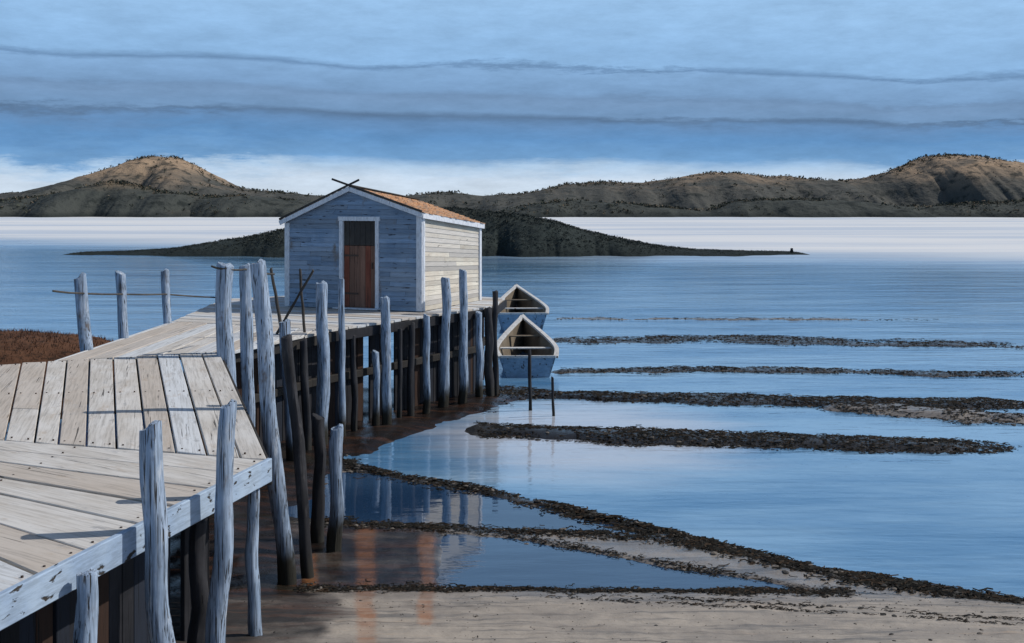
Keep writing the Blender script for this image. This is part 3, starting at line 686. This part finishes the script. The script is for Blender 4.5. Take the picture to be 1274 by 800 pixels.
for k in range(nrow):
    cuts = [0, 1] if rnd() < .5 else [0, U(.3, .7), 1]
    for c0, c1 in zip(cuts, cuts[1:]):
        ya, yb = lerp(0.02, DP - .02, c0) + .003, lerp(0.02, DP - .02, c1) - .003; o_ = U(0, .005)
        def zz_(y, kk): return kk / nrow * (he_r(y) - .05)
        mb.add([(.0, ya, zz_(ya, k)), (.016 + o_, ya, zz_(ya, k)), (.016 + o_, yb, zz_(yb, k)), (.0, yb, zz_(yb, k)), (0, ya, zz_(ya, k + 1) + .01), (.007, ya, zz_(ya, k + 1) + .01), (.007, yb, zz_(yb, k + 1) + .01), (0, yb, zz_(yb, k + 1) + .01)],
               [(3, 2, 1, 0), (4, 5, 6, 7), (0, 1, 5, 4), (1, 2, 6, 5), (2, 3, 7, 6), (3, 0, 4, 7)])
mb.add([(-.06, .07, 0), (-.003, .07, 0), (-.003, DP - .07, 0), (-.06, DP - .07, 0), (-.06, .07, he_r(0) - .03), (-.003, .07, he_r(0) - .03), (-.003, DP - .07, he_r(DP) - .03), (-.06, DP - .07, he_r(DP) - .03)], [(3, 2, 1, 0), (4, 5, 6, 7), (0, 1, 5, 4), (1, 2, 6, 5), (2, 3, 7, 6), (3, 0, 4, 7)])
o = mb.build('side_wall', M['cream'], shed); o['label'] = 'cream side wall'
for (x0, x1, y0, y1, h) in ((-W - .02, -W + .12, -.052, .02, he_l(0) - .03), (-.12, .034, -.052, -.0, he_r(0) - .03), (-.002, .05, .001, .10, he_r(0) - .06), (-.002, .05, DP - .11, DP + .01, he_r(DP) - .05)):
    mb = MB(); mb.box((x0, y0, 0), (x1, y1, h)); mb.build('corner_board', M['white'], shed, bevel=.004)
# door and frame
mb = MB()
mb.box((DX0 - .01, -.06, 0), (DX0 + .09, .03, DH)); mb.box((DX1 - .09, -.06, 0), (DX1 + .01, .03, DH)); mb.box((DX0 - .04, -.064, DH + .001), (DX1 + .04, .03, DH + .11))
mb.build('door_frame', M['white'], shed, bevel=.004)
mb = MB(); n = 6; xa, xb = DX0 + .093, DX1 - .093
for i in range(n): mb.box((lerp(xa, xb, i / n) + .003, .012 + U(0, .006), .03), (lerp(xa, xb, (i + 1) / n) - .003, .045, DH - .62))
dr = mb.build('door', M['door'], shed, bevel=.003)
mb = MB()  # upper part of the door, in a darker colour
for i in range(n): mb.box((lerp(xa, xb, i / n) + .003, .014 + U(0, .006), DH - .61), (lerp(xa, xb, (i + 1) / n) - .003, .045, DH - .01))
o = mb.build('upper_door', M['roofdark'], shed, bevel=.003); o['label'] = 'dark weathered upper door leaf'
mb = MB(); mb.bar((xb - .1, -.012, 1.0), (xb - .1, -.012, 1.16), .03, .03, (0, 1, 0)); mb.build('handle', M['iron'], dr, bevel=.004)
for zc in (.35, 1.3):
    mb = MB(); mb.box((xa + .01, .002, zc), (xa + .42, .011, zc + .05)); mb.build('hinge', M['iron'], dr)
mb = MB(); mb.box((DX0 - .08, -.26, .002), (DX1 + .08, -.065, .035)); mb.build('doorstep', M['white'], shed, bevel=.006)
# roof: shingle courses on both slopes
OV, OF, OB = .09, .12, .08
def slope(xe, sgn, he, matn, name):
    mb = MB(); run = W / 2 + OV; nr = 13
    def zs(x, y):  # underside plane
        m_ = -W / 2; t = abs(x - m_) / (W / 2); return lerp(hr(y), he(y), t) + .02
    def P_(t, y, up=0):
        x = -W / 2 + sgn * run * t; return (x, y, zs(x, y) + up)
    mb.add([P_(0, -OF), P_(1, -OF), P_(1, DP + OB), P_(0, DP + OB), P_(0, -OF, .03), P_(1, -OF, .03), P_(1, DP + OB, .03), P_(0, DP + OB, .03)], [(3, 2, 1, 0), (4, 5, 6, 7), (0, 1, 5, 4), (1, 2, 6, 5), (2, 3, 7, 6), (3, 0, 4, 7)])
    deck = mb.build('roof_boards', M['roofdark'], shed)
    mb = MB()
    for r_ in range(nr):
        t0 = 1.015 - (r_ + 1) / nr * 1.0; t1 = 1.015 - r_ / nr * 1.0
        y = -OF - .01
        while y < DP + OB:
            w = U(.10, .22); y1 = min(DP + OB + .01, y + w); j = U(-.008, .008); lift = U(0, .006)
            a_, b_ = max(0, t0 - .03), t1 + j
            mb.add([P_(a_, y + .003, .032), P_(b_, y + .003, .042 + lift), P_(b_, y1 - .003, .042 + lift), P_(a_, y1 - .003, .032), P_(a_, y + .003, .040), P_(b_, y + .003, .060 + lift), P_(b_, y1 - .003, .060 + lift), P_(a_, y1 - .003, .040)],
                   [(3, 2, 1, 0), (4, 5, 6, 7), (0, 1, 5, 4), (1, 2, 6, 5), (2, 3, 7, 6), (3, 0, 4, 7)])
            y = y1
    return mb.build(name, matn, shed)
o = slope(0, 1, he_r, M['roof'], 'roof_shingles'); o['label'] = 'orange shingle slope'
slope(-W, -1, he_l, M['roof'], 'roof_shingles')
# rake boards crossing above the gable
def rake(sgn, he, over, mat, y, name='rake_board', h=.11, dz=0.0):
    m_ = -W / 2; d_ = Vector((sgn * W / 2, 0, he(0) - hr(0))).normalized()
    p = Vector((m_, y, hr(0) + .005 + dz)) - d_ * over; q = Vector((m_, y, hr(0) + .005 + dz)) + d_ * ((W / 2 + OV) / abs(d_.x))
    mb = MB(); mb.bar(p, q, .03, h, (0, 0, 1)); mb.build(name, mat, shed, bevel=.004)
rake(1, he_r, .0, M['white'], -OF - .02); rake(-1, he_l, .02, M['white'], -OF - .052)
rake(1, he_r, .52, M['roofdark'], -OF - .03, 'rake_cap', .05, .095); rake(-1, he_l, .34, M['roofdark'], -OF - .066, 'rake_cap', .05, .095)
mb = MB(); x = OV + .0
zf = lambda y: he_r(y) - .10
mb.bar((OV + .005, -OF, lerp(he_r(-OF), hr(-OF), -OV / (W / 2)) - .01), (OV + .005, DP + OB, lerp(he_r(DP + OB), hr(DP + OB), -OV / (W / 2)) - .01), .03, .13); mb.build('eave_board', M['white'], shed, bevel=.004)
mb = MB(); mb.bar((-W / 2, -OF - .01, hr(-OF) + .085), (-W / 2, DP + OB, hr(DP + OB) + .085), .16, .03); mb.build('ridge_board', M['roofdark'], shed, bevel=.004)

# ------------------------------------------------------------------ boats
def skiff(loc, rz, Lh, beam, hb, hs, label):
    root = empty('rowing_boat', loc, rz); tag(root, label, 'boat', 'small open boats moored at the pier end')
    NS, NQ = 22, 9
    def half(s):  # beam at s: 0 transom, 1 bow
        return beam / 2 * (.84 + .16 * math.sin(min(1, s / .45) * math.pi / 2)) * (1 - max(0, (s - .22) / .78) ** 1.65)
    def sheer(s): return hs + (hb - hs) * s ** 2.0
    def pt(s, q, inset=0.0, lift=0):   # q: 0 keel .. 1 gunwale
        w = max(.0, half(s) - inset); zk = -.16 + .30 * max(0, s - .6) ** 1.6 + lift
        a_ = q / .45 if q < .45 else 1 + (q - .45) / .55
        x = w * (.74 * a_ if a_ < 1 else .74 + .26 * (a_ - 1)); z_ = zk + (.07 * a_ if a_ < 1 else .07 + (sheer(s) - zk - .07) * (a_ - 1))
        return x, s * Lh + (.22 * (1 - .0) * (z_ - zk) if s > .97 else 0), z_
    def surf(inset, lift, smax):
        vs_ = []; 
        for i in range(NS + 1):
            s = i / NS * smax
            for j in range(-NQ, NQ + 1):
                x, y, z_ = pt(s, abs(j) / NQ, inset, lift); vs_.append((x if j >= 0 else -x, y, z_))
        k = 2 * NQ + 1
        return vs_, [(i * k + j, (i + 1) * k + j, (i + 1) * k + j + 1, i * k + j + 1) for i in range(NS) for j in range(2 * NQ)]
    mb = MB(); mb.add(*surf(0, 0, 1)); o = mb.build('hull', M['boat_hull'], root, smooth=True)
    mb = MB(); mb.add(*surf(.03, .05, .985)); mb.build('inner_planking', M['boat_in'], root, smooth=True)
    # transom
    mb = MB(); ring = [pt(0, j / NQ) for j in range(NQ + 1)]; lp = [(x, z_) for x, y, z_ in ring]; full = lp + [(-x, z_) for x, z_ in reversed(lp[1:])]
    full = full[:NQ + 1] + [(0, lp[-1][1] + .05)] + full[NQ + 1:]
    mb.prism([(x, -.02, z_) for x, z_ in full], [(x, .03, z_) for x, z_ in full]); mb.build('transom', M['boat_hull'], root)
    mb = MB()
    mb.bar((-half(0), -.03, sheer(0) + .03), (half(0), -.03, sheer(0) + .03), .05, .075); mb.build('transom_cap', M['boat_rim'], root, bevel=.008)
    for sg in (1, -1):
        mb = MB(); pts_ = []
        for i in range(NS + 1):
            x, y, z_ = pt(i / NS, 1); pts_.append(Vector((sg * (x + .005), y, z_ + .012)))
        for p, q in zip(pts_, pts_[1:]): mb.bar(p, q + (q - p) * .05, .13, .065)
        mb.build('gunwale', M['boat_rim'], root)
    for s in (.14, .42, .70):
        mb = MB(); w = half(s) - .04; zt = sheer(s) - .15; mb.box((-w, s * Lh - .12, zt), (w, s * Lh + .12, zt + .035)); mb.build('thwart', M['boat_rim'] if s < .5 else M['boat_in'], root, bevel=.006)
    mb = MB(); x, y, z_ = pt(1, 1); mb.tube([(0, Lh - .02, -.05), (0, Lh + .05, .35), (0, y + .03, hb + .07)], [.04, .04, .04], 8); mb.build('stem', M['boat_rim'], root)
    mb = MB()
    for kx in (-.25, 0, .25): mb.box((kx * beam - .09, .12, -.045), (kx * beam + .09, Lh * .62, -.025))
    mb.build('floorboards', M['boat_in'], root)
    return root
p = at(657, 470, 31.2); skiff((p.x, 31.2, 0), math.radians(1), 5.6, 1.86, 1.14, .56, 'lower and nearer of the two open boats with pale rails, blue stern towards the viewer')
p = at(651, 400, 41.5); skiff((p.x, 42.0, 0), math.radians(2), 6.4, 2.16, 1.32, .72, 'upper and farther of the two open boats with pale rails, behind the other boat')

# ------------------------------------------------------------------ seaweed and stones along the tide lines
mb = MB(); ms = MB()
def tuft(p, r):
    for _ in range(random.randint(4, 7)):
        a_ = U(0, 6.28); c_ = p + Vector((U(-1, 1) * r, U(-1, 1) * r, U(.0, .22) * r)); s = r * U(.25, .7)
        u = Vector((math.cos(a_), math.sin(a_), U(-.25, .25))) * s; w = Vector((-math.sin(a_), math.cos(a_), U(-.6, .6))) * s * U(.25, .6)
        mb.add([c_ - u - w, c_ + u - w * .6, c_ + u * .8 + w, c_ - u * .7 + w * .8 + Vector((0, 0, s * .2))], [(0, 1, 2, 3)])
ICO = None
def stone(p, r):
    bm = bmesh.new(); bmesh.ops.create_icosphere(bm, subdivisions=1, radius=1); sd = U(0, 99); k = Vector((U(.7, 1.4), U(.7, 1.2), U(.4, .7)))
    vs_ = [p + Vector((q.co.x * k.x, q.co.y * k.y, q.co.z * k.z)) * r * (1 + .3 * noise.noise(q.co * 1.3 + Vector((sd, 0, 0)))) for q in bm.verts]
    ms.add(vs_, [[l.index for l in f.verts] for f in bm.faces]); bm.free()
def strand(p, r):
    a_ = random.gauss(0, .5); d = Vector((math.cos(a_), math.sin(a_), 0)); n_ = Vector((-d.y, d.x, 0)); L_ = r * U(2, 5); w = r * U(.12, .25); q = []
    for i in range(5):
        t = i / 4 - .5; c_ = p + d * L_ * t + n_ * r * .6 * math.sin(t * 7 + a_ * 9) + Vector((0, 0, .012 + .3 * r * rnd())); q += [c_ - n_ * w, c_ + n_ * w + Vector((0, 0, w))]
    mb.add(q, [(2 * i, 2 * i + 2, 2 * i + 3, 2 * i + 1) for i in range(4)])
def line_weed(tab, x0, x1, cnt, th, rmin, rmax, stones=.1):
    for _ in range(cnt):
        x = U(x0, x1); y = poly(tab, x) + random.gauss(0, th)
        g = ground(x, y)
        if fbm((g.x * .9, g.y * 1.4, 8.8)) + U(-.6, .6) < -.3: continue
        h = flats(g.x, g.y)[0]
        if h < -.07: continue
        p = Vector((g.x, g.y, max(h, 0)))
        (stone if rnd() < stones else strand if rnd() < .35 else tuft)(p, U(rmin, rmax))
line_weed(L1, 430, 1274, 5200, 4.5, .02, .06); line_weed(L1, 640, 1100, 3600, 6, .02, .065)
line_weed(L2, 400, 930, 3000, 3.2, .015, .05); line_weed(L3, 600, 960, 900, 2.5, .012, .04)
line_weed(L4, 370, 1060, 4600, 3.2, .015, .045); line_weed(L4, 890, 1060, 1100, 6, .015, .045)
for dy in (10, 22):
    line_weed([(680, 738 + dy), (900, 760 + dy), (1120, 790 + dy), (1300, 815 + dy)], 680, 1274, 420, 1.5, .012, .035, .25)
for (xa, xb), tab, th, hh, wd in BARS:
    if wd > .3: line_weed(tab, xa, xb - 30, int(700 * wd), th * 1.1, .015, .05, .08); line_weed(tab, xa, xb - 30, int((9000 if th > 7 else 5200 if th > 3 else 1600) * wd), th * .55, .018, .06, .06)
for _ in range(1100):
    x = U(300, 1274); y = U(745, 1010) if rnd() < .7 else U(742, 790); g = ground(x, y); h = flats(g.x, g.y)[0]; (stone if rnd() < .6 else tuft)(Vector((g.x, g.y, h)), U(.005, .012) * (1 if rnd() < .85 else 2.4))
tag(mb.soup('seaweed', M['weed']), 'dark seaweed lying in lines on the sand and mud bars', kind='stuff')
tag(ms.build('stones', M['stone']), 'small dark stones among the seaweed lines', kind='stuff')
